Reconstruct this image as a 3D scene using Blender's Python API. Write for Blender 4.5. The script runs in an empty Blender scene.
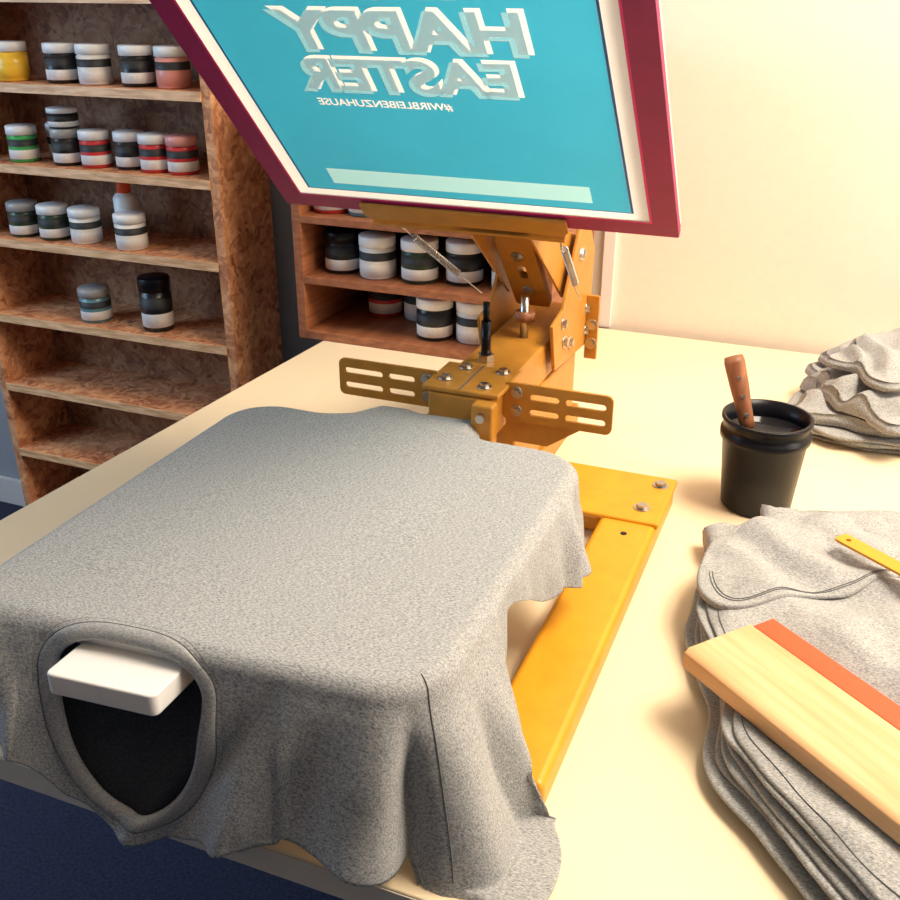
import bpy, bmesh, math, random
from mathutils import Vector, Matrix, noise
random.seed(4)
C=bpy.context
scn=C.scene
scn.view_settings.view_transform='Standard'

# ---------------- materials ----------------
def new_mat(name):
    m=bpy.data.materials.new(name); m.use_nodes=True
    nt=m.node_tree; b=nt.nodes['Principled BSDF']
    return m,nt,b
def ramp(nt,stops):
    r=nt.nodes.new('ShaderNodeValToRGB')
    e=r.color_ramp.elements
    e[0].position,e[0].color=stops[0][0],(*stops[0][1],1)
    e[1].position,e[1].color=stops[1][0],(*stops[1][1],1)
    for p,c in stops[2:]:
        x=e.new(p); x.color=(*c,1)
    return r
def coords(nt,scale=(1,1,1)):
    tc=nt.nodes.new('ShaderNodeTexCoord'); mp=nt.nodes.new('ShaderNodeMapping')
    mp.inputs['Scale'].default_value=scale
    nt.links.new(tc.outputs['Object'],mp.inputs['Vector']); return mp
def plain(name,col,rough=.5,metal=0,var=.0,nscale=30,bump=0,trans=0,spec=.5):
    m,nt,b=new_mat(name)
    b.inputs['Roughness'].default_value=rough; b.inputs['Metallic'].default_value=metal
    b.inputs['Specular IOR Level'].default_value=spec
    mp=coords(nt); n=nt.nodes.new('ShaderNodeTexNoise'); n.inputs['Scale'].default_value=nscale
    n.inputs['Detail'].default_value=4
    nt.links.new(mp.outputs[0],n.inputs['Vector'])
    lo=tuple(max(0,c*(1-var)) for c in col); hi=tuple(min(1,c*(1+var)) for c in col)
    r=ramp(nt,[(.3,lo),(.7,hi)])
    nt.links.new(n.outputs['Fac'],r.inputs[0]); nt.links.new(r.outputs[0],b.inputs['Base Color'])
    if bump:
        bp=nt.nodes.new('ShaderNodeBump'); bp.inputs['Strength'].default_value=bump; bp.inputs['Distance'].default_value=.002
        nt.links.new(n.outputs['Fac'],bp.inputs['Height']); nt.links.new(bp.outputs[0],b.inputs['Normal'])
    if trans:
        t=nt.nodes.new('ShaderNodeBsdfTranslucent'); nt.links.new(r.outputs[0],t.inputs[0])
        mx=nt.nodes.new('ShaderNodeMixShader'); mx.inputs[0].default_value=trans
        nt.links.new(b.outputs[0],mx.inputs[1]); nt.links.new(t.outputs[0],mx.inputs[2]); nt.links.new(mx.outputs[0],nt.nodes['Material Output'].inputs[0])
    return m
def hatch(name,a,c):
    m,nt,b=new_mat(name); b.inputs['Roughness'].default_value=.7
    mp=coords(nt,(1,1,1)); wv=nt.nodes.new('ShaderNodeTexWave'); wv.inputs['Scale'].default_value=60; wv.bands_direction='DIAGONAL'
    nt.links.new(mp.outputs[0],wv.inputs['Vector'])
    r=ramp(nt,[(.40,a),(.60,c)]); nt.links.new(wv.outputs['Fac'],r.inputs[0]); nt.links.new(r.outputs[0],b.inputs['Base Color'])
    t=nt.nodes.new('ShaderNodeBsdfTranslucent'); nt.links.new(r.outputs[0],t.inputs[0])
    mx=nt.nodes.new('ShaderNodeMixShader'); mx.inputs[0].default_value=.5
    nt.links.new(b.outputs[0],mx.inputs[1]); nt.links.new(t.outputs[0],mx.inputs[2]); nt.links.new(mx.outputs[0],nt.nodes['Material Output'].inputs[0])
    return m
def fabric(name,lo,hi,wr=.003,ws=22,wst=.25):
    m,nt,b=new_mat(name)
    b.inputs['Roughness'].default_value=.95
    b.inputs['Specular IOR Level'].default_value=.1
    mp=coords(nt,(1,3.0,1.6)); n=nt.nodes.new('ShaderNodeTexNoise'); n.inputs['Scale'].default_value=350; n.inputs['Detail'].default_value=5; n.inputs['Roughness'].default_value=.8
    nt.links.new(mp.outputs[0],n.inputs['Vector'])
    r=ramp(nt,[(.36,lo),(.60,hi)])
    nt.links.new(n.outputs['Fac'],r.inputs[0]); nt.links.new(r.outputs[0],b.inputs['Base Color'])
    mp2=coords(nt); n2=nt.nodes.new('ShaderNodeTexNoise'); n2.inputs['Scale'].default_value=1100
    nt.links.new(mp2.outputs[0],n2.inputs['Vector'])
    n3=nt.nodes.new('ShaderNodeTexNoise'); n3.inputs['Scale'].default_value=ws; n3.inputs['Detail'].default_value=3; n3.inputs['Distortion'].default_value=.8
    nt.links.new(mp2.outputs[0],n3.inputs['Vector'])
    bp=nt.nodes.new('ShaderNodeBump'); bp.inputs['Strength'].default_value=.2; bp.inputs['Distance'].default_value=.0006
    nt.links.new(n2.outputs['Fac'],bp.inputs['Height'])
    bp2=nt.nodes.new('ShaderNodeBump'); bp2.inputs['Strength'].default_value=wst; bp2.inputs['Distance'].default_value=wr
    nt.links.new(n3.outputs['Fac'],bp2.inputs['Height']); nt.links.new(bp.outputs[0],bp2.inputs['Normal'])
    nt.links.new(bp2.outputs[0],b.inputs['Normal'])
    return m
def wood(name,lo,hi,scale=(3,60,60),rough=.5):
    m,nt,b=new_mat(name); b.inputs['Roughness'].default_value=rough
    mp=coords(nt,scale); n=nt.nodes.new('ShaderNodeTexNoise'); n.inputs['Scale'].default_value=2; n.inputs['Detail'].default_value=6
    nt.links.new(mp.outputs[0],n.inputs['Vector'])
    r=ramp(nt,[(.35,lo),(.65,hi)])
    nt.links.new(n.outputs['Fac'],r.inputs[0]); nt.links.new(r.outputs[0],b.inputs['Base Color'])
    return m
def osb(name,k=1.0):
    m,nt,b=new_mat(name); b.inputs['Roughness'].default_value=.7
    mp=coords(nt,(1,1,1))
    n=nt.nodes.new('ShaderNodeTexNoise'); n.inputs['Scale'].default_value=14; n.inputs['Detail'].default_value=4
    nt.links.new(mp.outputs[0],n.inputs['Vector'])
    vm=nt.nodes.new('ShaderNodeVectorMath'); vm.operation='MULTIPLY_ADD'
    vm.inputs[1].default_value=(.12,.12,.12)
    nt.links.new(n.outputs['Color'],vm.inputs[0]); nt.links.new(mp.outputs[0],vm.inputs[2])
    v=nt.nodes.new('ShaderNodeTexVoronoi'); v.inputs['Scale'].default_value=75
    nt.links.new(vm.outputs[0],v.inputs['Vector'])
    n2=nt.nodes.new('ShaderNodeTexNoise'); n2.inputs['Scale'].default_value=16; n2.inputs['Detail'].default_value=6; n2.inputs['Roughness'].default_value=.7
    nt.links.new(mp.outputs[0],n2.inputs['Vector'])
    bw=nt.nodes.new('ShaderNodeRGBToBW'); nt.links.new(v.outputs['Color'],bw.inputs[0])
    mx=nt.nodes.new('ShaderNodeMath'); mx.operation='MULTIPLY_ADD'; mx.inputs[1].default_value=.35
    nt.links.new(bw.outputs[0],mx.inputs[0])
    m2=nt.nodes.new('ShaderNodeMath'); m2.operation='MULTIPLY'; m2.inputs[1].default_value=.7
    nt.links.new(n2.outputs[0],m2.inputs[0]); nt.links.new(m2.outputs[0],mx.inputs[2])
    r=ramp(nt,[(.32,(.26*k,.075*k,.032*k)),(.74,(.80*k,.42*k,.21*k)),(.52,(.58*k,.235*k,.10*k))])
    nt.links.new(mx.outputs[0],r.inputs[0]); nt.links.new(r.outputs[0],b.inputs['Base Color'])
    return m
M={}
M['wall']=plain('wall_paint',(.88,.78,.67),.9,var=.015,nscale=60,bump=.15)
M['wallg']=plain('wall_shade_grey',(.36,.38,.42),.9,var=.05,nscale=12)  # bluish shade of the back wall, put into the colour
M['floor']=plain('floor_carpet',(.022,.028,.065),.95,var=.5,nscale=180,bump=.5)
M['table']=plain('table_laminate',(.86,.70,.47),.5,var=.015,nscale=6)
M['tedge']=plain('table_edge',(.62,.57,.50),.5)
M['yel']=plain('yellow_powder_coat',(.72,.31,.012),.4,var=.06,nscale=40)
M['yeld']=plain('ochre_powder_coat',(.50,.215,.025),.42,var=.10,nscale=40)
M['steel']=plain('zinc_steel',(.55,.52,.48),.3,metal=1,var=.1)
M['blackp']=plain('black_plastic',(.006,.006,.009),.3,spec=.22)
M['ink']=plain('black_ink',(.005,.005,.008),.12,spec=.3)
M['cloth']=fabric('heather_grey_jersey',(.13,.14,.15),(.50,.495,.49))
M['clothw']=fabric('heather_grey_jersey_wrinkled',(.16,.165,.17),(.53,.52,.51),.012,16,.55)
M['cloth2']=fabric('heather_grey_rib',(.20,.20,.205),(.42,.42,.42))
M['clothin']=fabric('jersey_inside_shaded',(.03,.03,.038),(.065,.065,.075))  # same jersey, darkened to paint the shadow inside the neck opening
M['seam']=plain('seam_thread',(.12,.12,.12),.9)
M['osb']=osb('osb_board')
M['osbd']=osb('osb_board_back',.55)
M['osbe']=wood('osb_edge',(.58,.30,.13),(.88,.54,.30),(10,80,80))
M['cab']=wood('beech_cabinet',(.24,.075,.028),(.37,.135,.055),(20,4,60))
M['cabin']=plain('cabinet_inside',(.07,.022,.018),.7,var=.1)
M['white']=plain('white_board',(.80,.77,.74),.4)
M['lid']=plain('jar_lid_white',(.84,.82,.80),.4)
M['labelb']=plain('jar_label_dark',(.02,.02,.02),.6)
M['label']=plain('jar_label_white',(.80,.77,.73),.6,var=.08,nscale=300)
M['magenta']=plain('magenta_tape',(.34,.008,.095),.5,var=.1)
M['pink']=plain('pink_glue',(.85,.03,.20),.5)
M['alu']=plain('aluminium',(.72,.70,.62),.4,metal=.2)
M['wmesh']=plain('white_mesh_fabric',(.93,.93,.92),.7,trans=.5)
M['txt']=plain('stencil_open_mesh',(.96,.97,.97),.7,trans=.5)
M['txt2']=hatch('stencil_hatch',(.50,.80,.90),(.05,.44,.62))
M['strip']=plain('stencil_clear_strip',(.42,.78,.84),.6,trans=.5)
M['blue']=plain('emulsion_edge_blue',(.02,.16,.45),.5)
M['cyan']=plain('cyan_emulsion',(.045,.46,.70),.55,var=.06,nscale=5,trans=.42)
M['beech']=wood('squeegee_wood',(.66,.36,.16),(.80,.50,.26),(3,40,40))
M['red']=plain('squeegee_rubber',(.80,.08,.015),.5)
M['hand']=wood('spatula_wood',(.22,.075,.028),(.38,.14,.055),(40,40,6))
inks={}
def inkmat(n,c):
    if n not in inks: inks[n]=plain('jar_ink_'+n,c,.3)
    return inks[n]

# ---------------- geometry helpers ----------------
def empty(name,loc=(0,0,0)):
    e=bpy.data.objects.new(name,None); e.empty_display_size=.05; scn.collection.objects.link(e); e.location=loc
    C.view_layer.update(); return e
def link(o,parent=None,keep=True):
    scn.collection.objects.link(o)
    if parent:
        o.parent=parent
        if keep: o.matrix_parent_inverse=parent.matrix_world.inverted()
    return o
def mk(name,verts,faces,mats,parent=None,smooth=False,midx=None,keep=True):
    me=bpy.data.meshes.new(name); me.from_pydata([tuple(v) for v in verts],[],faces)
    if not isinstance(mats,(list,tuple)): mats=[mats]
    for m in mats: me.materials.append(m)
    if midx:
        for p,i in zip(me.polygons,midx): p.material_index=i
    if smooth:
        for p in me.polygons: p.use_smooth=True
    me.update()
    o=bpy.data.objects.new(name,me); return link(o,parent,keep)
def bev(o,w,seg=3):
    b=o.modifiers.new('bevel','BEVEL'); b.width=w; b.segments=seg; b.limit_method='ANGLE'; b.angle_limit=math.radians(40)
    for p in o.data.polygons: p.use_smooth=True
    w2=o.modifiers.new('wn','WEIGHTED_NORMAL'); w2.keep_sharp=True
    return o
def box(name,x0,x1,y0,y1,z0,z1,mat,parent=None,b=.0,keep=True):
    v=[(x,y,z) for z in (z0,z1) for y in (y0,y1) for x in (x0,x1)]
    f=[(0,2,3,1),(4,5,7,6),(0,1,5,4),(1,3,7,5),(3,2,6,7),(2,0,4,6)]
    o=mk(name,v,f,mat,parent,keep=keep)
    if b: bev(o,b)
    return o
def prism(name,poly,axis,a0,a1,mat,parent=None,b=0,holes=None,keep=True):
    def P(p,a):
        if axis=='x': return (a,p[0],p[1])
        if axis=='y': return (p[0],a,p[1])
        return (p[0],p[1],a)
    cu=bmesh.new()
    loops=[poly]+(holes or [])
    edges=[]
    for lp in loops:
        vs=[cu.verts.new(P(p,a0)) for p in lp]
        for i in range(len(vs)): edges.append(cu.edges.new((vs[i],vs[(i+1)%len(vs)])))
    if holes: bmesh.ops.triangle_fill(cu,use_beauty=True,use_dissolve=False,edges=edges)
    else: cu.faces.new([v for v in cu.verts])
    r=bmesh.ops.extrude_face_region(cu,geom=cu.faces[:])
    d=Vector(P((0,0),a1))-Vector(P((0,0),a0))
    bmesh.ops.translate(cu,verts=[g for g in r['geom'] if isinstance(g,bmesh.types.BMVert)],vec=d)
    bmesh.ops.recalc_face_normals(cu,faces=cu.faces[:])
    me=bpy.data.meshes.new(name); cu.to_mesh(me); cu.free(); me.materials.append(mat)
    o=bpy.data.objects.new(name,me); link(o,parent,keep)
    if b: bev(o,b,2)
    return o
def cyl(name,p0,p1,r,mat,parent=None,n=24,r2=None,b=0,keep=True):
    p0=Vector(p0);p1=Vector(p1);d=(p1-p0); L=d.length; q=d.to_track_quat('Z','Y').to_matrix()
    r2=r if r2 is None else r2
    vs=[];fs=[]
    for k,(rr,z) in enumerate(((r,0),(r2,L))):
        for i in range(n):
            a=2*math.pi*i/n; vs.append(p0+q@Vector((rr*math.cos(a),rr*math.sin(a),z)))
    for i in range(n): fs.append((i,(i+1)%n,n+(i+1)%n,n+i))
    fs.append(tuple(range(n-1,-1,-1))); fs.append(tuple(range(n,2*n)))
    o=mk(name,vs,fs,mat,parent,keep=keep)
    if n>8:
        for p in o.data.polygons[:n]: p.use_smooth=True
    return o
def lathe(name,prof,loc,mats,parent=None,n=40,rot=0):
    vs=[];fs=[];mi=[]
    for r,z,_ in prof:
        for i in range(n):
            a=2*math.pi*i/n+rot; vs.append((r*math.cos(a),r*math.sin(a),z))
    for k in range(len(prof)-1):
        for i in range(n):
            fs.append((k*n+i,k*n+(i+1)%n,(k+1)*n+(i+1)%n,(k+1)*n+i)); mi.append(prof[k][2])
    o=mk(name,vs,fs,mats,None,True,mi)
    o.location=loc
    if parent:
        o.parent=parent; o.matrix_parent_inverse=parent.matrix_world.inverted()
    return o
def tube(name,pts,r,mat,parent=None,cyclic=False):
    cu=bpy.data.curves.new(name,'CURVE'); cu.dimensions='3D'; cu.bevel_depth=r; cu.bevel_resolution=3
    s=cu.splines.new('POLY'); s.points.add(len(pts)-1)
    for i,p in enumerate(pts): s.points[i].co=(*p,1)
    s.use_cyclic_u=cyclic; cu.materials.append(mat)
    o=bpy.data.objects.new(name,cu); return link(o,parent)
def smoothstep(a,b,x):
    t=max(0,min(1,(x-a)/(b-a))); return t*t*(3-2*t)
def interp(keys,x):
    if x<=keys[0][0]: return keys[0][1:]
    for a,b in zip(keys,keys[1:]):
        if x<=b[0]:
            t=(x-a[0])/(b[0]-a[0]); t=t*t*(3-2*t)
            return tuple(p+(q-p)*t for p,q in zip(a[1:],b[1:]))
    return keys[-1][1:]

TZ=.75
YW=1.945
# ---------------- room ----------------
box('floor',-2.8,2.6,-2.6,YW+.1,-.05,0,M['floor'])
box('wall_back',-2.8,2.6,YW,YW+.1,0,2.7,M['wall'])
box('wall_back_shade_panel',-2.8,-.99,YW-.02,YW,0,2.7,M['wallg'])  # added panel; its grey-blue paints in the shade between shelf and cabinet
box('trim_1',-.452,-.430,YW-.012,YW,TZ,2.7,M['white'])
box('wall_left',-2.9,-2.8,-2.6,YW+.1,0,2.7,M['wall'])
box('ceiling',-2.8,2.6,-2.6,YW+.1,2.7,2.8,M['wall'])
prism('wall_right',[(-2.6,0),(YW+.1,0),(YW+.1,2.7),(-2.6,2.7)],'x',2.6,2.7,M['wall'],holes=[[(-1.2,.95),(1.4,.95),(1.4,2.35),(-1.2,2.35)]])
box('baseboard_back',-2.8,2.6,YW-.033,YW-.02,0,.08,M['white'])
w=empty('window_1',(2.62,.1,1.65))
for i,(y0,y1,z0,z1) in enumerate([(-1.2,1.4,.95,1.0),(-1.2,1.4,2.3,2.35),(-1.2,-1.15,1,2.3),(1.35,1.4,1,2.3),(.08,.13,1,2.3)]):
    box('window_bar_%d'%i,2.62,2.67,y0,y1,z0,z1,M['white'],w)

# ---------------- table ----------------
t=empty('work_table',(0,1.2,0))
top=prism('table_top',[(-1.005,.505),(1.5,.505),(1.5,YW-.022),(-.915,YW-.022)],'z',TZ-.03,TZ,M['table'],t,b=.002)
box('edge_band_front',-1.004,1.499,.5035,.5045,TZ-.029,TZ-.002,M['tedge'],t)
box('apron_front',-.94,1.42,.56,.585,TZ-.10,TZ-.03,M['tedge'],t)
box('apron_back',-.88,1.42,1.86,1.885,TZ-.10,TZ-.03,M['tedge'],t)
for i,(x,y) in enumerate([(-.94,.56),(-.88,1.83),(1.38,.56),(1.38,1.83)]):
    box('leg_%d'%i,x,x+.05,y,y+.05,0,TZ-.03,M['tedge'],t,b=.003)

# ---------------- OSB shelf ----------------
s=empty('osb_storage_shelf',(-1.5,1.8,0))
SX0,SX1,SY0,SY1=-1.85,-1.168,1.68,1.865
box('side_left',SX0,SX0+.02,SY0,SY1,0,1.75,M['osb'],s)
box('side_right',SX1-.02,SX1,SY0,SY1,0,1.75,M['osb'],s)
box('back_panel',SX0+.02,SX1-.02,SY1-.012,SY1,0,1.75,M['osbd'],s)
SZ=[.02,.18,.340,.515,.69,.87,1.035,1.20,1.37,1.54,1.73]
for i,z in enumerate(SZ):
    box('board_%d'%i,SX0+.02,SX1-.02,SY0,SY1-.012,z-.018,z,M['osb'],s)
    box('board_edge_%d'%i,SX0+.02,SX1-.02,SY0-.003,SY0,z-.018,z,M['osbe'],s)

# ---------------- jars ----------------
def jar(x,y,z,r=.031,h=.07,ink='black',col=(.01,.01,.012),lid='white',rot=0,dark=None):
    """plastic ink pot: coloured ink visible at foot/shoulder, white label with dark title band, screw lid"""
    full = ink in ('yellow','pink')
    m=[inkmat(ink,col),M['label'],M['labelb'],M['lid'] if lid=='white' else (M['blackp'] if lid=='black' else inkmat('lid_'+lid,{'red':(.45,.03,.03),'pink':(.75,.32,.28),'grey':(.35,.34,.33)}[lid]))]
    hb=h*.76
    R1=r*1.012
    L=0 if full else 1; Dk=0 if ink=='yellow' else 2
    prof=[(0,0,0),(r*.92,0,0),(r,.003,0),(r,hb*.12,0),(R1,hb*.121,L),(R1,hb*.46,L),(R1,hb*.461,0),(R1,hb*.58,0),(R1,hb*.581,Dk),(R1,hb*.84,Dk),(r,hb*.841,0),(r,hb*.93,0),(r*.9,hb*.97,0),(r*.9,hb,3),(r*1.02,hb*1.0,3),(r*1.02,h*.98,3),(r*.98,h,3),(0,h,3)]
    return lathe('paint_jar',prof,(x,y,z+.0005),m,n=32,rot=rot)
K=(.01,.01,.012); W=(.75,.70,.64); R=(.55,.03,.03); G=(.04,.34,.08); Yl=(.85,.50,.04); P=(.75,.30,.24); T=(.10,.22,.25)
yb=1.73
for x,c,n,l in [(-1.687,Yl,'yellow','white'),(-1.555,K,'black','white'),(-1.473,W,'white','white'),(-1.367,K,'black','white'),(-1.283,P,'pink','white')]:
    jar(x,yb,1.20,.033,.076,n,c,l)
for x,y,c,n,l in [(-1.695,yb,G,'green','white'),(-1.64,1.79,W,'white','white'),(-1.575,yb,K,'black','grey'),(-1.501,yb,R,'red','white'),(-1.420,yb+.01,K,'black','white'),(-1.350,yb,R,'red','white'),(-1.283,yb,R,'red','pink')]:
    jar(x,y,1.035,.031,.074,n,c,l)
jar(-1.575,yb,1.1105,.031,.040,'black',K)
for x,y,c,n,l in [(-1.731,yb,(.02,.04,.02),'darkgreen','grey'),(-1.646,yb,(.02,.03,.02),'darkgreen','white'),(-1.559,yb,W,'white','white'),(-1.430,yb-.01,W,'white','white')]:
    jar(x,y,.87,.033,.074,n,c,l)
jar(-1.566,yb,.69,.034,.076,'teal',T,'grey')
jar(-1.396,yb,.69,.034,.118,'black',K,lid='black')
lathe('squeeze_bottle',[(0,0,0),(.023,0,0),(.025,.004,0),(.025,.095,0),(.020,.103,0),(.013,.106,1),(.015,.107,1),(.015,.125,1),(.011,.137,1),(0,.138,1)],(-1.472,1.765,.8705),[M['lid'],M['red']])

# ---------------- cabinet on table ----------------
c=empty('small_cabinet',(-.71,1.79,TZ))
CX0,CX1,CY0,CY1=-.985,-.47,1.64,1.92
CT=1.30
box('side_left',CX0,CX0+.018,CY0,CY1,TZ+.0005,CT,M['cab'],c,b=.001)
box('side_right',CX1-.018,CX1,CY0,CY1,TZ+.0005,CT,M['cab'],c,b=.001)
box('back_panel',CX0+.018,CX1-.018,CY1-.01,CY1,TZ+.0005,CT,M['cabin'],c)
for i,(z0,z1) in enumerate([(TZ+.0005,.768),(.862,.876),(.979,.993),(1.12,1.136),(CT-.018,CT)]):
    box('board_%d'%i,CX0+.018,CX1-.018,CY0,CY1-.01,z0,z1,M['cab'],c,b=.001)
for x,y,z,cc,n,l in [(-.916,1.71,.876,K,'black','black'),(-.836,1.70,.876,W,'white','white'),(-.748,1.70,.876,(.02,.03,.02),'darkgreen','white'),(-.665,1.72,.876,K,'black','white'),(-.57,1.71,.876,W,'white','white'),
    (-.87,1.80,.768,R,'red','red'),(-.79,1.80,.768,W,'white','white'),(-.718,1.70,.768,K,'black','white'),(-.640,1.71,.768,W,'white','white'),(-.55,1.72,.768,K,'black','white'),
    (-.93,1.70,.993,R,'red','white'),(-.855,1.70,.993,T,'teal','white'),(-.77,1.70,.993,W,'white','white')]:
    jar(x,y,z,.035,.080,n,cc,lid=l)

# ---------------- printing press ----------------
PX=-.41
pr=empty('screen_printing_press',(PX,1.2,TZ))
Y=M['yel']; YD=M['yeld']; ST=M['steel']
def bolt(p,ax,r=.006,h=.005,parent=pr):
    p=Vector(p); d=Vector(ax).normalized()
    cyl('washer',p,p+d*.0015,r*1.5,ST,parent,20)
    cyl('bolt_head',p+d*.0015,p+d*(.0015+h),r,ST,parent,6)
z0=TZ+.0005
BH=.035
for nm,x0,x1 in (('base_arm_right',-.238,-.166),('base_arm_left',-.725,-.653)):
    box(nm,x0,x1,.620,1.215,z0,TZ+BH,Y,pr,b=.008)
box('base_cross_plate',-.727,-.164,1.09,1.222,TZ+BH-.004,TZ+BH+.004,Y,pr,b=.003)
box('base_cross_beam',-.65,-.24,1.11,1.21,z0,TZ+BH-.004,Y,pr,b=.004)
bolt((-.182,1.195,TZ+BH+.004),(0,0,1),.007,.004)
bolt((-.192,1.125,TZ+BH+.004),(0,0,1),.007,.004)
cyl('arm_hole',(-.2,1.06,TZ+BH),(-.2,1.06,TZ+BH+.0006),.004,M['blackp'],pr)
box('base_rear_beam',PX-.05,PX+.05,1.21,1.44,z0,TZ+BH,YD,pr,b=.003)
box('column',PX-.045,PX+.045,1.13,1.42,TZ+BH+.004,.885,YD,pr,b=.004)
box('main_beam',PX-.042,PX+.042,1.045,1.46,.885,.94,YD,pr,b=.004)
box('beam_top_plate_front',PX-.05,PX+.05,1.045,1.135,.9405,.947,YD,pr,b=.002)
box('beam_front_block',PX+.022,PX+.050,1.025,1.045,.885,.94,YD,pr,b=.004)
cyl('beam_front_bolt',(PX+.036,1.025,.925),(PX+.036,1.018,.925),.006,ST,pr,6)
box('beam_seam',PX-.002,PX,1.046,1.134,.947,.9475,M['seam'],pr)
for x,y in ((PX-.03,1.075),(PX+.025,1.065),(PX-.02,1.12),(PX+.03,1.12)): bolt((x,y,.947),(0,0,1),.006,.004)
def rrect(x0,x1,z0_,z1_,r,n=5):
    pts=[]
    for cx,cz,a in ((x1-r,z0_+r,-90),(x1-r,z1_-r,0),(x0+r,z1_-r,90),(x0+r,z0_+r,180)):
        for k in range(n+1):
            t_=math.radians(a+90*k/n); pts.append((cx+r*math.cos(t_),cz+r*math.sin(t_)))
    return pts
def slotplate(name,x0,x1,flip):
    za,zb=.900,.950
    poly=rrect(x0,x1,za,zb,.008)
    holes=[]
    for zz in (.914,.934):
        if flip: segs=((x0+.035,x0+.072),(x0+.080,x1-.008))
        else: segs=((x0+.008,x1-.080),(x1-.072,x1-.035))
        for a,b_ in segs: holes.append(rrect(a,b_,zz-.0042,zz+.0042,.004,3))
    return prism(name,poly,'y',1.085,1.089,YD,pr,holes=holes)
slotplate('slotted_plate_left',PX-.185,PX-.042,False)
slotplate('slotted_plate_right',PX+.042,PX+.180,True)
for z in (.914,.938):
    bolt((PX+.06,1.085,z),(0,-1,0),.005,.004); bolt((PX-.06,1.085,z),(0,-1,0),.005,.004)
prism('wing_gusset',[(PX+.045,.87),(PX+.10,.87),(PX+.15,.905),(PX+.045,.905)],'y',1.089,1.094,YD,pr)
for sx in (-1,1):
    xa=PX+sx*.05; xb=xa+sx*.005
    prism('upright_plate',[(1.27,.90),(1.45,.885),(1.46,1.03),(1.42,1.08),(1.37,1.08),(1.30,.98),(1.25,.97)],'x',min(xa,xb),max(xa,xb),YD,pr,b=.001)
    for y_,z_ in ((1.43,.91),(1.43,.945),(1.38,1.04),(1.31,.93),(1.30,.96),(1.34,.92)):
        bolt((xb,y_,z_),(sx,0,0),.006,.005)
    xo=PX+sx*.074
    prism('rear_bracket',[(1.43,.865),(1.436,.865),(1.436,.965),(1.43,.965)],'x',min(xb,xo),max(xb,xo),YD,pr,b=.001)
    for z_ in (.89,.92): bolt((PX+sx*.065,1.43,z_),(0,-1,0),.006,.005)
cyl('pivot_shaft',(PX-.06,1.38,1.04),(PX+.06,1.38,1.04),.009,ST,pr)
def slab(name,x0,x1,pa,pb,th,mat,b=.002):
    (ya,za),(yb_,zb)=pa,pb; d=Vector((yb_-ya,zb-za)).normalized(); n=Vector((-d.y,d.x))*th
    return prism(name,[(ya,za),(yb_,zb),(yb_+n.x,zb+n.y),(ya+n.x,za+n.y)],'x',x0,x1,mat,pr,b=b)
slab('head_channel_web',PX-.042,PX+.042,(1.40,1.062),(1.18,1.135),.005,YD)
for sx in (-1,1):
    xa=PX+sx*.038
    prism('head_channel_side',[(1.18,1.135),(1.18,1.105),(1.24,1.06),(1.34,.985),(1.40,.985),(1.42,1.02),(1.40,1.06)],'x',min(xa,xa+sx*.004),max(xa,xa+sx*.004),YD,pr,b=.001)
la=prism('head_lower_arm',rrect(-.026,.026,0,.165,.006),'y',0,.012,YD,None,b=.001,holes=[rrect(-.006,.006,.07,.10,.004,3)])
dv=Vector((0,1.225-1.35,1.105-.965)).normalized(); nv=Vector((1,0,0)).cross(dv)
la.matrix_world=Matrix(((1,0,0,PX-.004),(0,-nv.y,dv.y,1.35),(0,-nv.z,dv.z,.965),(0,0,0,1)))
la.parent=pr; la.matrix_parent_inverse=pr.matrix_world.inverted()
for f in (.25,.75):
    pp=Vector((PX-.004,1.35,.965))+dv*.165*f
    bolt(pp,(0,-abs(nv.y),-abs(nv.z)),.006,.004)
cyl('adjust_rod',(PX-.012,1.17,.94),(PX-.012,1.17,.995),.0065,M['blackp'],pr)
cyl('adjust_rod_nut',(PX-.012,1.17,.94),(PX-.012,1.17,.95),.011,ST,pr,6)
cyl('adjust_rod_tip',(PX-.012,1.17,.995),(PX-.012,1.17,1.02),.0045,M['blackp'],pr)
cyl('stop_bolt',(PX+.005,1.28,.94),(PX+.005,1.28,1.0),.006,ST,pr)
cyl('stop_bolt_knob',(PX+.005,1.28,.965),(PX+.005,1.28,.978),.014,M['hand'],pr)
def spring(name,a,b_,r=.0042,turns=24):
    a=Vector(a);b_=Vector(b_); d=b_-a; q=d.to_track_quat('Z','Y').to_matrix(); pts=[]
    pts.append(a)
    for i in range(turns*10+1):
        f=i/(turns*10); ang=2*math.pi*turns*f
        pts.append(a+d*(.15+.55*f)+q@Vector((r*math.cos(ang),r*math.sin(ang),0)))
    pts.append(b_)
    tube(name,pts,.0011,ST,pr)
spring('return_spring_left',(-.545,1.18,1.105),(PX-.055,1.27,1.000))
spring('return_spring_right',(-.330,1.18,1.108),(PX+.068,1.34,.985))
clp=prism('screen_clamp',[(-.585,0),(-.325,0),(-.318,.008),(-.318,.03),(-.592,.03),(-.592,.008)],'z',0,.005,YD,None,b=.001)
ly=Vector((0,-.694,.72)).normalized(); lz=Vector((1,0,0)).cross(ly)
Rm=Matrix(((1,0,0),(0,ly.y,lz.y),(0,ly.z,lz.z)))
S0=Vector((-.706,1.17,1.126))
clp.matrix_world=Matrix.Translation(Vector((0,S0.y,S0.z))+ly*-.012+lz*.002)@Rm.to_4x4()
clp.parent=pr; clp.matrix_parent_inverse=pr.matrix_world.inverted()
cl2=box('clamp_rear_plate',-.585,-.325,-.012,-.006,-.045,.006,YD,None)
cl2.matrix_world=clp.matrix_world.copy(); cl2.parent=pr; cl2.matrix_parent_inverse=pr.matrix_world.inverted()
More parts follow.
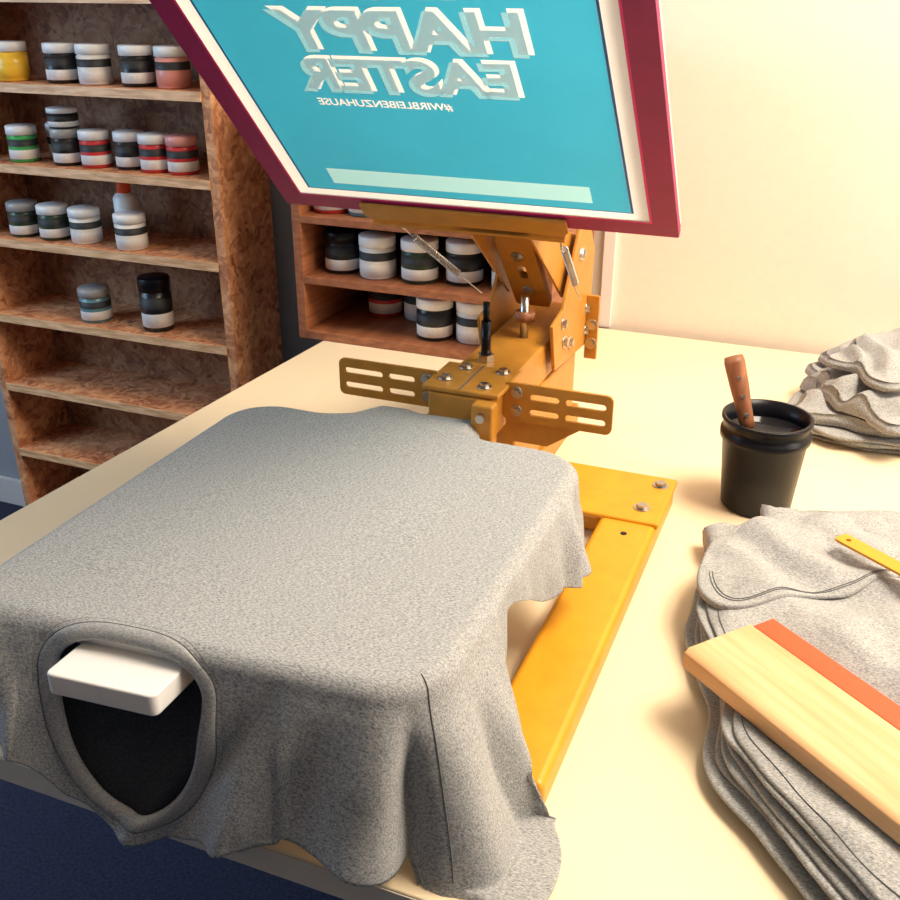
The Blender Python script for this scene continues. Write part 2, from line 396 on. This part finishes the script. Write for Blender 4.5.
# platen
PZ=.925
XL,XR,YF,YB=-.663,-.232,.500,.955
XC=(XL+XR)/2
def warp(v):
    k=1-(v.y-.5)/.455; k=max(0,min(1.1,k))
    v.y+=.010+.075*(v.x-XC)*k
    v.x+=.004
    return v
def warp_obj(o):
    if o.type=='MESH':
        for q in o.data.vertices: q.co=warp(q.co.copy())
    else:
        for q in o.data.splines[0].points:
            v=warp(Vector(q.co[:3])); q.co=(*v,1)
pb_=prism('platen_board',rrect(XL+.008,XR-.008,YF+.006,YB-.008,.05,6),'z',PZ-.02,PZ,M['white'],pr,b=.002); warp_obj(pb_)
tg=prism('platen_neck_tongue',rrect(-.534,-.436,.462,.56,.006,6),'z',PZ-.0365,PZ-.0165,M['white'],pr,b=.002); warp_obj(tg)
box('platen_support_arm',-.475,-.405,.65,1.10,.866,.888,YD,pr,b=.004)
for y_ in (.68,.85): box('platen_cross_bar',-.58,-.30,y_,y_+.04,.8885,.9045,YD,pr)

# ---------------- t-shirt over platen ----------------
ts=empty('grey_tshirt',(PX,.7,TZ))
RC=.055
W_=XR-XL; L_=YB-YF; a1=L_-2*RC; a2=W_-2*RC; q_=RC*math.pi/2
PT=2*a1+2*a2+4*q_
pF=a1+q_
def perim(p):
    p%=PT
    if p<a1: return XR,YB-RC-p,1,0
    p-=a1
    if p<q_: t=p/RC; return XR-RC+RC*math.cos(t),YF+RC-RC*math.sin(t),math.cos(t),-math.sin(t)
    p-=q_
    if p<a2: return XR-RC-p,YF,0,-1
    p-=a2
    if p<q_: t=p/RC; return XL+RC-RC*math.sin(t),YF+RC-RC*math.cos(t),-math.sin(t),-math.cos(t)
    p-=q_
    if p<a1: return XL,YF+RC+p,-1,0
    p-=a1
    if p<q_: t=p/RC; return XL+RC-RC*math.cos(t),YB-RC+RC*math.sin(t),-math.cos(t),math.sin(t)
    p-=q_
    if p<a2: return XL+RC+p,YB,0,1
    p-=a2
    t=p/RC; return XR-RC+RC*math.sin(t),YB-RC+RC*math.cos(t),math.sin(t),math.cos(t)
pC=a1+q_*.5
pB=pF+a2+2*q_+a1
HX,HS,RX,RT,RB=-.486,.050,.074,.041,.132
pH=pF+(XR-RC-HX)
keys=[(0,.10,.015,.003),(.03,.108,.028,.004),(.12,.085,.012,.003),(.225,.034,.002,.001),(.256,.07,.012,.002),(.282,.170,.050,.003),(.320,.250,.080,.004),(.362,.285,.082,.004),(.385,.25,.055,.003),(.404,.170,.036,.003),(pF+.06,.158,.028,.002),(pH-.13,.168,.024,.002),(pH-.07,.184,.024,.001),
      (pH,.206,.026,.0),(pH+.06,.172,.026,.001),(pH+.10,.130,.030,.003),(pF+a2+q_*.5,.118,.045,.003),(pF+a2+q_+.05,.110,.035,.004),(1.12,.08,.02,.003),(pB+.04,.03,.01,.002),(pB+.09,.085,.082,.002),(pB+.215,.085,.082,.002),(pB+.265,.03,.01,.002),(PT-.09,.03,.01,.002),(PT-.03,.07,.012,.003),(PT,.10,.015,.003)]
ZT=PZ+.003; RE=.013
# soft gathered folds: centre, width, depth, lean
gro=[(.394,.009,-.026,.06),(.370,.016,.012,.03),(.418,.018,.010,.10),(.338,.012,-.012,-.1),(.312,.014,.010,-.15),(pF+.050,.018,.008,.5),(pF+.085,.012,-.008,.6),(pF+.115,.012,.006,.6),(pH-.112,.012,.005,.2),(pH+.120,.014,.007,-.2),(pH+.145,.010,-.006,-.2),(.05,.012,.010,.3),(.02,.008,-.006,.3)]
def cloth(p,s,extra=0):
    x,y,nx,ny=perim(p); drop,fl,am=interp(keys,p%PT)
    if s<=0:
        return Vector((x+nx*(s-RE),y+ny*(s-RE),ZT+extra))
    a=min(s/RE,math.pi/2)
    out=RE*math.sin(a)-RE; dz=RE*(1-math.cos(a))
    if s>RE*math.pi/2: dz+=s-RE*math.pi/2
    g=min(1,s/max(drop,.001))
    g0=smoothstep(.0,1.0,g)
    out+=fl*(g**1.15)*smoothstep(0,.25,g)
    w=math.sin(2*math.pi*p/.085+3.0*noise.noise(Vector((p*9,0,1))))+.5*math.sin(2*math.pi*p/.045+4*noise.noise(Vector((p*7,s*6,5))))
    out+=am*w*g0+ .005*noise.noise(Vector((p*12,s*12,2)))*g0
    for gp,gw,gd,ln in gro:
        d_=(p%PT)-gp-ln*(s-.05)
        out+=gd*math.exp(-(d_/gw)**2)*smoothstep(.08,.6,g)
    tx,ty=-ny,nx
    tw=.010*noise.noise(Vector((p*10,s*10,9)))*g0*(0 if abs(p-pH)<.1 else 1)
    z=ZT-dz*math.sqrt(max(.03,1-(fl/max(drop,.01))**2))
    X=x+nx*(out+extra*math.sin(a))+tx*tw; Yy=y+ny*(out+extra*math.sin(a))+ty*tw
    # the hanging sleeve stays in front of the press base arm and rests on the table
    fz=TZ+.004
    if X>-.250 and p<.40 and p>.26:
        lim=.590+.9*max(0,z-(TZ+BH+.010)); 
        if Yy>lim: Yy=lim+.0*(Yy-lim)
    if Yy>.489 and z<fz:
        ov=fz-z; z=fz+.0015*(1+math.sin(p*90)); X+=nx*min(ov,.06)*.15; Yy+=ny*min(ov,.06)*.3
    return Vector((X,Yy,z+extra*math.cos(a)))
NP=600; NS=56
verts=[];faces=[]
inner=[-.04,-.025,-.012,0]
lev=[('in',v) for v in inner]+[('out',(k+1)/NS) for k in range(NS)]
cx,cy=(XL+XR)/2,(YF+YB)/2
scales=[.12,.3,.5,.7,.85]
verts.append((cx,cy,ZT))
base=[cloth(PT*i/NP,-.04) for i in range(NP)]
for sc in scales:
    for b_ in base: verts.append((cx+(b_.x-cx)*sc,cy+(b_.y-cy)*sc,ZT+.0006*noise.noise(Vector((b_.x*9*sc,b_.y*9*sc,0)))))
sval=[]
for kind,v in lev:
    for i in range(NP):
        p=PT*i/NP; drop=interp(keys,p)[0]
        s_=v if kind=='in' else v*drop
        verts.append(cloth(p,s_)); sval.append((p,s_))
for i in range(NP): faces.append((0,1+(i+1)%NP,1+i))
nr=len(scales)+len(lev)
def egg(a,k=0):
    # U shaped neck opening: wide near the platen edge, tapering to the bottom
    sn,cs=math.sin(a),math.cos(a)
    if sn>=0: return HX+math.copysign(RX*abs(cs)**.75,cs)+k*cs, HS-RT*sn-k*sn
    return HX+math.copysign(RX*abs(cs)**1.0,cs)+k*cs, HS-RB*sn-k*sn
def inhole(p,s_):
    x,y,nx,ny=perim(p)
    if ny>-.99: return False
    sn=(HS-s_)/(RT if s_<HS else RB)
    if abs(sn)>1: return False
    return abs(x-HX)<RX*math.sqrt(1-sn*sn)**(.75 if s_<HS else 1.0)
for k in range(nr-1):
    for i in range(NP):
        j=(i+1)%NP
        if k>=len(scales):
            kk=k-len(scales); p1,s1=sval[kk*NP+i]; p2,s2=sval[(kk+1)*NP+j]
            if inhole((p1+p2)/2 if j else p1,(s1+s2)/2): continue
        faces.append((1+k*NP+i,1+k*NP+j,1+(k+1)*NP+j,1+(k+1)*NP+i))
o=mk('tshirt_body',verts,faces,M['cloth'],ts,True); warp_obj(o)
sd=o.modifiers.new('th','SOLIDIFY'); sd.thickness=.0016; sd.offset=0
cv=[];cf=[];NC=200
ks=[-.0068,-.0055,-.003,.001,.004,.0060,.007]
for ki,kk in enumerate(ks):
    for i in range(NC):
        x,s_=egg(2*math.pi*i/NC,kk)
        p=pF+(XR-RC-x)
        ex=[-.003,.0002,.0020,.0024,.0020,.0014,.0004][ki]
        cv.append(cloth(p,s_,ex))
for k in range(len(ks)-1):
    for i in range(NC):
        cf.append((k*NC+i,k*NC+(i+1)%NC,(k+1)*NC+(i+1)%NC,(k+1)*NC+i))
o=mk('collar_rib',cv,cf,M['cloth2'],ts,True); warp_obj(o); sd=o.modifiers.new('th','SOLIDIFY'); sd.thickness=.0018; sd.offset=0
for kk,ex,rr in ((.0082,.0008,.0004),(.0125,.0006,.0003)):
    pts=[]
    for i in range(NC):
        x,s_=egg(2*math.pi*i/NC,kk); pts.append(cloth(pF+(XR-RC-x),s_,ex))
    o=tube('collar_seam',pts,rr,M['seam'],ts,True); warp_obj(o)
o=tube('sleeve_seam',[cloth(.380+.0001*i,.004+i*.0040,.0010) for i in range(44)],.0006,M['seam'],ts); warp_obj(o)
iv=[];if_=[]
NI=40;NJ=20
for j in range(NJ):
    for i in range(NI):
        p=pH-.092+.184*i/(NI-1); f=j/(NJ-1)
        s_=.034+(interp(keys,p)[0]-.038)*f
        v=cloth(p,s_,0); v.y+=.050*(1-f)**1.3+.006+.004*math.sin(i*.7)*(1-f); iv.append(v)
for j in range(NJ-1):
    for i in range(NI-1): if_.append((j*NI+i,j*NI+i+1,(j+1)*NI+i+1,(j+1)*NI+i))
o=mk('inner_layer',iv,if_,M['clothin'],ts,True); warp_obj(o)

# ---------------- silk screen ----------------
sf=empty('silk_screen_frame'); sf.matrix_world=Matrix.Translation(S0)@Rm.to_4x4(); C.view_layer.update()
SW,SL,BW,TH=.519,.62,.028,.020
def lb(name,x0,x1,y0,y1,z0_,z1_,mat,b=0): return box(name,x0,x1,y0,y1,z0_,z1_,mat,sf,b,keep=False)
def sheet(name,x0,x1,y0,y1,z,mat): return mk(name,[(x0,y0,z),(x1,y0,z),(x1,y1,z),(x0,y1,z)],[(0,1,2,3)],mat,sf,keep=False)
lb('frame_bar_left',0,BW,0,SL,-TH,0,M['alu'],.002)
lb('frame_bar_right',SW-BW,SW,0,SL,-TH,0,M['alu'],.002)
lb('frame_bar_bottom',BW,SW-BW,0,BW,-TH,0,M['alu'],.002)
lb('frame_bar_top',BW,SW-BW,SL-BW,SL,-TH,0,M['alu'],.002)
e=.0012
lb('tape_left',.0,BW,0,SL,.0002,e,M['magenta']); lb('tape_right',SW-BW,SW,0,SL,.0002,e,M['magenta'])
lb('tape_bottom',BW,SW-BW,0,BW*.8,.0002,e,M['magenta']); lb('tape_top',BW,SW-BW,SL-BW,SL,.0002,e,M['magenta'])
lb('tape_side_left',-.0012,0,0,SL,-TH*.9,e,M['magenta']); lb('tape_side_bottom',0,SW,-.0012,0,-TH*.9,e,M['magenta'])
lb('tape_side_right',SW,SW+.0012,0,SL,-TH*.45,e,M['magenta'])
pk=.003
y0b=BW*.8
lb('glue_left',BW,BW+pk,y0b,SL-BW,.0002,.001,M['pink']); lb('glue_right',SW-BW-pk,SW-BW,y0b,SL-BW,.0002,.001,M['pink']); lb('glue_bottom',BW+pk,SW-BW-pk,y0b,y0b+pk*.7,.0002,.001,M['pink'])
m0=BW+pk; wb=.017
zz=.0006
sheet('mesh_left',m0,m0+wb,y0b+pk*.7,SL-BW,zz,M['wmesh']); sheet('mesh_right',SW-m0-wb,SW-m0,y0b+pk*.7,SL-BW,zz,M['wmesh'])
sheet('mesh_bottom',m0+wb,SW-m0-wb,y0b+pk*.7,y0b+pk+wb*.8,zz,M['wmesh']); sheet('mesh_top',m0+wb,SW-m0-wb,SL-BW-wb,SL-BW,zz,M['wmesh'])
b0=m0+wb; yb0=y0b+pk+wb*.8; bl=.003
sheet('edge_left',b0,b0+bl,yb0,SL-BW-wb,zz,M['blue']); sheet('edge_right',SW-b0-bl,SW-b0,yb0,SL-BW-wb,zz,M['blue'])
sheet('edge_bottom',b0+bl,SW-b0-bl,yb0,yb0+bl*.6,zz,M['blue'])
def text(name,s_,cx_,cy_,w_,h_,mat,z=.0012,off=.0,shear=0,ext=0):
    cu=bpy.data.curves.new(name,'FONT'); cu.body=s_; cu.align_x='CENTER'; cu.align_y='CENTER'; cu.offset=off; cu.shear=shear
    cu.materials.append(mat); o=bpy.data.objects.new(name,cu); scn.collection.objects.link(o); C.view_layer.update()
    d=o.dimensions.copy()
    cu.extrude=ext
    o.parent=sf; o.scale=(-w_/d.x,h_/d.y,1); o.location=(cx_,cy_,z)
    return o
SH=(-.006,-.005)
LT=[('text_happy','HAPPY',.272,.312,.268,.058,.046,0),('text_easter','EASTER',.258,.2495,.250,.053,.046,0),('text_hashtag','#WIRBLEIBENZUHAUSE',.214,.206,.16,.0125,.02,0),('text_script','frohe',.24,.388,.21,.08,.04,.4)]
em=lb('emulsion_mesh',b0+bl,SW-b0-bl,yb0+bl*.6,SL-BW-wb,.0003,.0009,M['cyan'])
cutters=[text('cut_'+a,b_,c_,d_,e_,f_,M['txt'],.0006,g_,h_,.01) for a,b_,c_,d_,e_,f_,g_,h_ in LT]
cutters+=[text('cuts_'+a,b_,c_+SH[0],d_+SH[1],e_,f_,M['txt'],.0006,g_,h_,.011) for a,b_,c_,d_,e_,f_,g_,h_ in LT[:2]]
cutters.append(box('cut_strip',.092,.425,.054,.084,-.01,.01,M['txt'],sf,keep=False))
C.view_layer.update()
dg=C.evaluated_depsgraph_get()
tmp=[]
for ct in cutters:
    me=bpy.data.meshes.new_from_object(ct.evaluated_get(dg)); mo=bpy.data.objects.new('cut',me); scn.collection.objects.link(mo); mo.matrix_world=ct.matrix_world.copy()
    tmp.append(mo)
C.view_layer.update()
for mo in tmp:
    bm_=bmesh.new(); bm_.from_mesh(mo.data); bmesh.ops.remove_doubles(bm_,verts=bm_.verts[:],dist=1e-5); bmesh.ops.recalc_face_normals(bm_,faces=bm_.faces[:]); bm_.to_mesh(mo.data); bm_.free()
    md=em.modifiers.new('cut','BOOLEAN'); md.object=mo; md.operation='DIFFERENCE'; md.solver='EXACT'; md.use_self=True
C.view_layer.update(); dg=C.evaluated_depsgraph_get()
newme=bpy.data.meshes.new_from_object(em.evaluated_get(dg))
bm_=bmesh.new(); bm_.from_mesh(newme); bm_.normal_update()
nf=len(bm_.faces)
bmesh.ops.delete(bm_,geom=[f for f in bm_.faces if f.normal.z<.5],context='FACES')
bm_.to_mesh(newme); bm_.free()
print('emulsion faces after cut',nf,len(newme.polygons))
em.modifiers.clear(); em.data=newme
newme.materials.clear(); newme.materials.append(M['cyan'])
for p_ in newme.polygons: p_.material_index=0
for o_ in tmp+cutters: bpy.data.objects.remove(o_,do_unlink=True)
for a,b_,c_,d_,e_,f_,g_,h_ in LT: text(a,b_,c_,d_,e_,f_,M['txt'],.0008,g_,h_)
for a,b_,c_,d_,e_,f_,g_,h_ in LT[:2]: text(a+'_hatch',b_,c_+SH[0],d_+SH[1],e_,f_,M['txt2'],.0006,g_,h_)
sheet('clear_strip',.092,.425,.054,.084,.0007,M['strip'])

# ---------------- ink bucket + spatula ----------------
bx,by=-.064,1.266
bk=empty('ink_bucket',(bx,by,TZ))
lathe('bucket',[(0,.0,0),(.043,0,0),(.046,.003,0),(.0545,.10,0),(.058,.101,0),(.058,.110,0),(.055,.111,0),(.0555,.124,0),(.058,.125,0),(.058,.130,0),(.0535,.130,0),(.052,.108,0),(.052,.107,1),(0,.106,1)],(bx,by,TZ+.0005),[M['blackp'],M['ink']],bk,n=64)
sp=empty('ink_spatula',(bx,by,TZ+.1))
A=Vector((bx-.022,by-.008,TZ+.112)); B=Vector((bx-.052,by+.004,TZ+.200))
d=(B-A).normalized(); side=d.cross(Vector((.35,-1,.2))).normalized(); nn=side.cross(d)
hv=[];hf=[]
pr_=[(0,.009,.007),(.012,.010,.008),(.03,.0105,.009),(.06,.0125,.0095),(.090,.0135,.010),(.098,.012,.008)]
for L0,wd,tk in pr_:
    for i in range(12):
        a=2*math.pi*i/12; hv.append(A+d*L0+side*wd*math.cos(a)+nn*tk*math.sin(a))
for k in range(len(pr_)-1):
    for i in range(12): hf.append((k*12+i,k*12+(i+1)%12,(k+1)*12+(i+1)%12,(k+1)*12+i))
hf.append(tuple(range(11,-1,-1))); hf.append(tuple(range(len(hv)-12,len(hv))))
mk('handle',hv,hf,M['hand'],sp,True)
for L0 in (.02,.045,.070):
    cyl('rivet',A+d*L0-nn*.0105,A+d*L0+nn*.0105,.0025,ST,sp,12)
A2=A-d*.085
vv=[A+side*.007+nn*.0006,A-side*.007+nn*.0006,A2-side*.012+nn*.0006,A2+side*.012+nn*.0006]; vv+= [v-nn*.0012 for v in vv]
mk('blade',vv,[(0,1,2,3),(7,6,5,4),(0,4,5,1),(1,5,6,2),(2,6,7,3),(3,7,4,0)],ST,sp)

# ---------------- folded shirts ----------------
def resample(pts,n):
    m=len(pts); out=[]
    for i in range(n):
        f=i/n*m; k=int(f); t_=f-k
        p0,p1,p2,p3=[Vector(pts[(k+q)%m]) for q in (-1,0,1,2)]
        out.append(.5*((2*p1)+(-p0+p2)*t_+(2*p0-5*p1+4*p2-p3)*t_*t_+(-p0+3*p1-3*p2+p3)*t_**3))
    return out
def layer(V,F,outline,z0_,th,seed,n=160,hfun=None,jit=.006,inner=10,edge=None,er=.004):
    ol=resample(outline,n); cxx=sum(p.x for p in ol)/n; cyy=sum(p.y for p in ol)/n
    b0=len(V)
    rings=[(-er,0),(0,.15),(er*.4,.5),(0,.85),(-er,1)]
    for k in range(inner): rings.append((.95*(1-k/inner)+.01,1))
    for idx,(a,zf) in enumerate(rings):
        for i,p in enumerate(ol):
            r=Vector((p.x-cxx,p.y-cyy)); L=r.length
            j=jit*noise.noise(Vector((p.x*14+seed*7,p.y*14,seed)))
            if idx<5: q=r*((L+a+j)/L)
            else: q=r*(a*(L+j)/L)
            x=cxx+q.x;y=cyy+q.y
            z=z0_+th*zf
            if edge: z+=edge(x,y)
            if zf>.4 and hfun: z+=hfun(x,y,min(1,q.length/L))
            V.append((x,y,z))
    for k in range(len(rings)-1):
        for i in range(n): F.append((b0+k*n+i,b0+k*n+(i+1)%n,b0+(k+1)*n+(i+1)%n,b0+(k+1)*n+i))
    F.append(tuple(b0+(len(rings)-1)*n+i for i in range(n)))
    return b0
def fold(x,y,ang,freq,warp_,seed):
    u=x*math.cos(ang)+y*math.sin(ang)
    ph=u*freq+warp_*noise.noise(Vector((x*6,y*6,seed)))
    f=abs((ph%1)*2-1)
    return smoothstep(0,1,f)
V=[];F=[]
base_ol=[(-.085,1.055),(-.092,.97),(-.082,.885),(-.045,.80),(-.036,.72),(.004,.668),(.095,.570),(.2,.52),(.42,.54),(.46,.8),(.44,1.1),(.30,1.22),(.15,1.215),(.02,1.17),(-.05,1.12)]
NL=9; LT_=.0053
for k in range(NL):
    dx=.007*math.sin(k*2.1)+.003*math.sin(k*5.3); dy=.008*math.cos(k*1.7)
    ol=[(x+dx+.001*k,y+dy+.0015*k) for x,y in base_ol]
    layer(V,F,ol,TZ+.001+k*LT_,LT_*.93,k+1,jit=.010,er=.002)
def sqmask(x,y):
    u=(x+.083)*.775-(y-.806)*.632; v=(x+.083)*.632+(y-.806)*.775
    return 1-smoothstep(-.06,.0,u)*smoothstep(-.05,.0,v)*(1-smoothstep(.11,.16,v))
def hf1(x,y,rr):
    f=fold(x,y,1.25,7,1.3,3); f2=fold(x,y,.3,9,1.0,8)
    return ((.010*f+.005*f2+.014*max(0,noise.noise(Vector((x*8,y*8,1)))))*smoothstep(1,.90,rr)-.001)*sqmask(x,y)
zt_=TZ+.001+NL*LT_
top_ol=[(x+.010,y+.008) for x,y in base_ol]
layer(V,F,top_ol,zt_,.005,9,n=260,hfun=hf1,inner=44,jit=.010,er=.002)
# folded-over sleeve lying on the top shirt
flap=[(-.094,.955),(-.060,.905),(.000,.945),(.075,1.00),(.125,1.075),(.060,1.115),(-.030,1.10),(-.085,1.045)]
def hf_flap(x,y,rr): return hf1(x,y,.5)*.8+.004*fold(x,y,.9,16,1.0,5)*smoothstep(1,.8,rr)
layer(V,F,flap,zt_+.0055,.0055,77,n=200,hfun=hf_flap,inner=30,jit=.010,er=.002)
fs_=mk('folded_tshirt_pile',V,F,M['clothw'],None,True)
for ol_,zz_,hh_,sc_,i0,i1,nn_ in ((top_ol,zt_+.0054,hf1,.955,0,120,260),(flap,zt_+.0055+.0059,hf_flap,.90,0,90,200),(flap,zt_+.0055+.0059,hf_flap,.87,0,90,200)):
    r_s=resample(ol_,nn_); ccx=sum(p.x for p in r_s)/nn_; ccy=sum(p.y for p in r_s)/nn_
    pts=[]
    for i in range(i0,i1):
        p=r_s[i]; x=ccx+(p.x-ccx)*sc_; y=ccy+(p.y-ccy)*sc_
        pts.append((x,y,zz_+hh_(x,y,sc_)))
    st=tube('hem_stitch',pts,.0005,M['seam'],None); st.parent=fs_
V=[];F=[]
def roll(V,F,path,rad,seed,n=28):
    b0=len(V); m=len(path)
    for k,(p,rw) in enumerate(path):
        p=Vector(p); d=(Vector(path[min(k+1,m-1)][0])-Vector(path[max(k-1,0)][0])).normalized(); sd_=d.cross(Vector((0,0,1))).normalized()
        for i in range(n):
            a=2*math.pi*i/n; rr=rad*rw*(1+.35*noise.noise(Vector((k*.35,math.cos(a)*2.2,math.sin(a)*2.2+seed))))
            V.append(p+sd_*rr*1.5*math.cos(a)+Vector((0,0,rr*.75*math.sin(a))))
    for k in range(m-1):
        for i in range(n): F.append((b0+k*n+i,b0+k*n+(i+1)%n,b0+(k+1)*n+(i+1)%n,b0+(k+1)*n+i))
    F.append(tuple(b0+n-1-i for i in range(n))); F.append(tuple(b0+(m-1)*n+i for i in range(n)))
roll(V,F,[((-.104+.008*k,1.095+.003*k,TZ+.022+.0015*min(k,12)),.9+.1*math.sin(k*.6)) for k in range(26)],.020,1)
roll(V,F,[((-.045+.010*k,1.135+.002*k,TZ+.042),1.0+.1*math.sin(k*.7)) for k in range(24)],.022,4)
r_=mk('rolled_sleeves',V,F,M['clothw'],None,True); r_.parent=fs_

V=[];F=[]
ol2=[(-.03,1.535),(.06,1.49),(.16,1.50),(.30,1.50),(.40,1.58),(.38,1.74),(.25,1.82),(.08,1.80),(-.01,1.74),(-.04,1.63)]
for k in range(4):
    layer(V,F,[(x+.008*math.sin(k*2),y+.008*math.cos(k)) for x,y in ol2],TZ+.001+k*.006,.0056,k+20,jit=.02,er=.002)
zc=TZ+.024
specs=[(.15,1.655,.94,.86,.1,.03),(.13,1.64,.76,.74,.5,.028),(.18,1.69,.84,.72,-.4,.026),(.12,1.68,.64,.54,.9,.024)]
for k,(mx_,my_,sx_,sy_,rot_,th_) in enumerate(specs):
    ol=[]
    for x,y in ol2:
        u,v=(x-.17)*sx_,(y-1.655)*sy_
        ol.append((mx_+u*math.cos(rot_)-v*math.sin(rot_),my_+u*math.sin(rot_)+v*math.cos(rot_)))
    def hk(x,y,rr,k=k):
        wv=(.014*fold(x,y,.6+.8*k,9,1.6,k+3)+.008*fold(x,y,2.0+.5*k,14,1.8,k+9)+.012*noise.noise(Vector((x*7,y*7,k*2.2))))
        return wv*smoothstep(1.02,.80,rr)-.012*rr*rr
    layer(V,F,ol,zc,th_,31+k,n=320,hfun=hk,inner=56,jit=.05,er=.008)
    zc+=.023
mk('crumpled_tshirt_pile',V,F,M['clothw'],None,True)

# ---------------- squeegee ----------------
sq=empty('screen_squeegee',(-.05,.87,.81))
o0=Vector((-.084,.796,0)); dl=Vector((.775,-.632,0)).normalized(); dw=Vector((-dl.y,dl.x,0))
mw=Matrix(((dl.x,dw.x,0,o0.x),(dl.y,dw.y,0,o0.y),(0,0,1,.8055),(0,0,0,1)))
def place(o):
    o.matrix_world=mw; o.parent=sq; o.matrix_parent_inverse=sq.matrix_world.inverted(); return o
prof=[(0,.002),(.002,0),(.083,0),(.085,.002),(.085,.020),(.083,.022),(.006,.022),(.0,.018)]
place(prism('wooden_grip',prof,'x',0,.36,M['beech'],None,b=.0008))
place(box('rubber_blade',0.002,.358,.0855,.112,.011,.0205,M['red'],None,b=.001))
ys=prism('yellow_metal_ruler',rrect(0,.2,0,.02,.004),'z',0,.003,Y,None,holes=[[(.012+.003*math.cos(a*math.pi/6),.010+.003*math.sin(a*math.pi/6)) for a in range(12)]])
ys.matrix_world=Matrix.Translation((.035,1.052,.832))@Matrix.Rotation(math.radians(-37),4,'Z')

V=[];F=[]
layer(V,F,[(-.5,.2),(-.35,.12),(-.22,.2),(-.2,.36),(-.33,.44),(-.48,.36)],.001,.20,44,hfun=lambda x,y,rr:.12*smoothstep(1,.3,rr)+.02*noise.noise(Vector((x*20,y*20,3))))
mk('black_backpack',V,F,M['blackp'],None,True)

# ---------------- lights ----------------
def area(name,loc,tgt,sx,sy,pw,col):
    l=bpy.data.lights.new(name,'AREA'); l.shape='RECTANGLE'; l.size=sx; l.size_y=sy; l.energy=pw; l.color=col
    o=bpy.data.objects.new(name,l); scn.collection.objects.link(o); o.location=loc
    o.rotation_euler=(Vector(tgt)-Vector(loc)).to_track_quat('-Z','Y').to_euler(); return o
area('window_light',(2.5,1.05,1.85),(-.3,1.2,.9),1.3,1.1,36,(1,.90,.76))
area('ceiling_lamp_light',(.70,1.15,2.6),(.1,1.1,.75),1.0,.7,70,(1,.88,.71))
area('cool_fill_left',(-2.6,.5,1.5),(-.7,.7,.85),1.0,1.0,26,(.36,.66,1))  # added fill with no real source; tints left-facing cloth blue
wd=bpy.data.worlds.new('World'); scn.world=wd; wd.use_nodes=True
bg=wd.node_tree.nodes['Background']; bg.inputs[0].default_value=(.50,.74,1,1); bg.inputs[1].default_value=.12

# ---------------- camera ----------------
cam=bpy.data.cameras.new('camera'); co=bpy.data.objects.new('camera',cam); scn.collection.objects.link(co)
cam.sensor_width=36; cam.lens=40; cam.clip_start=.02
co.location=(0,0,1.40); co.rotation_euler=(math.radians(90-25.4),0,math.radians(22))
scn.camera=co
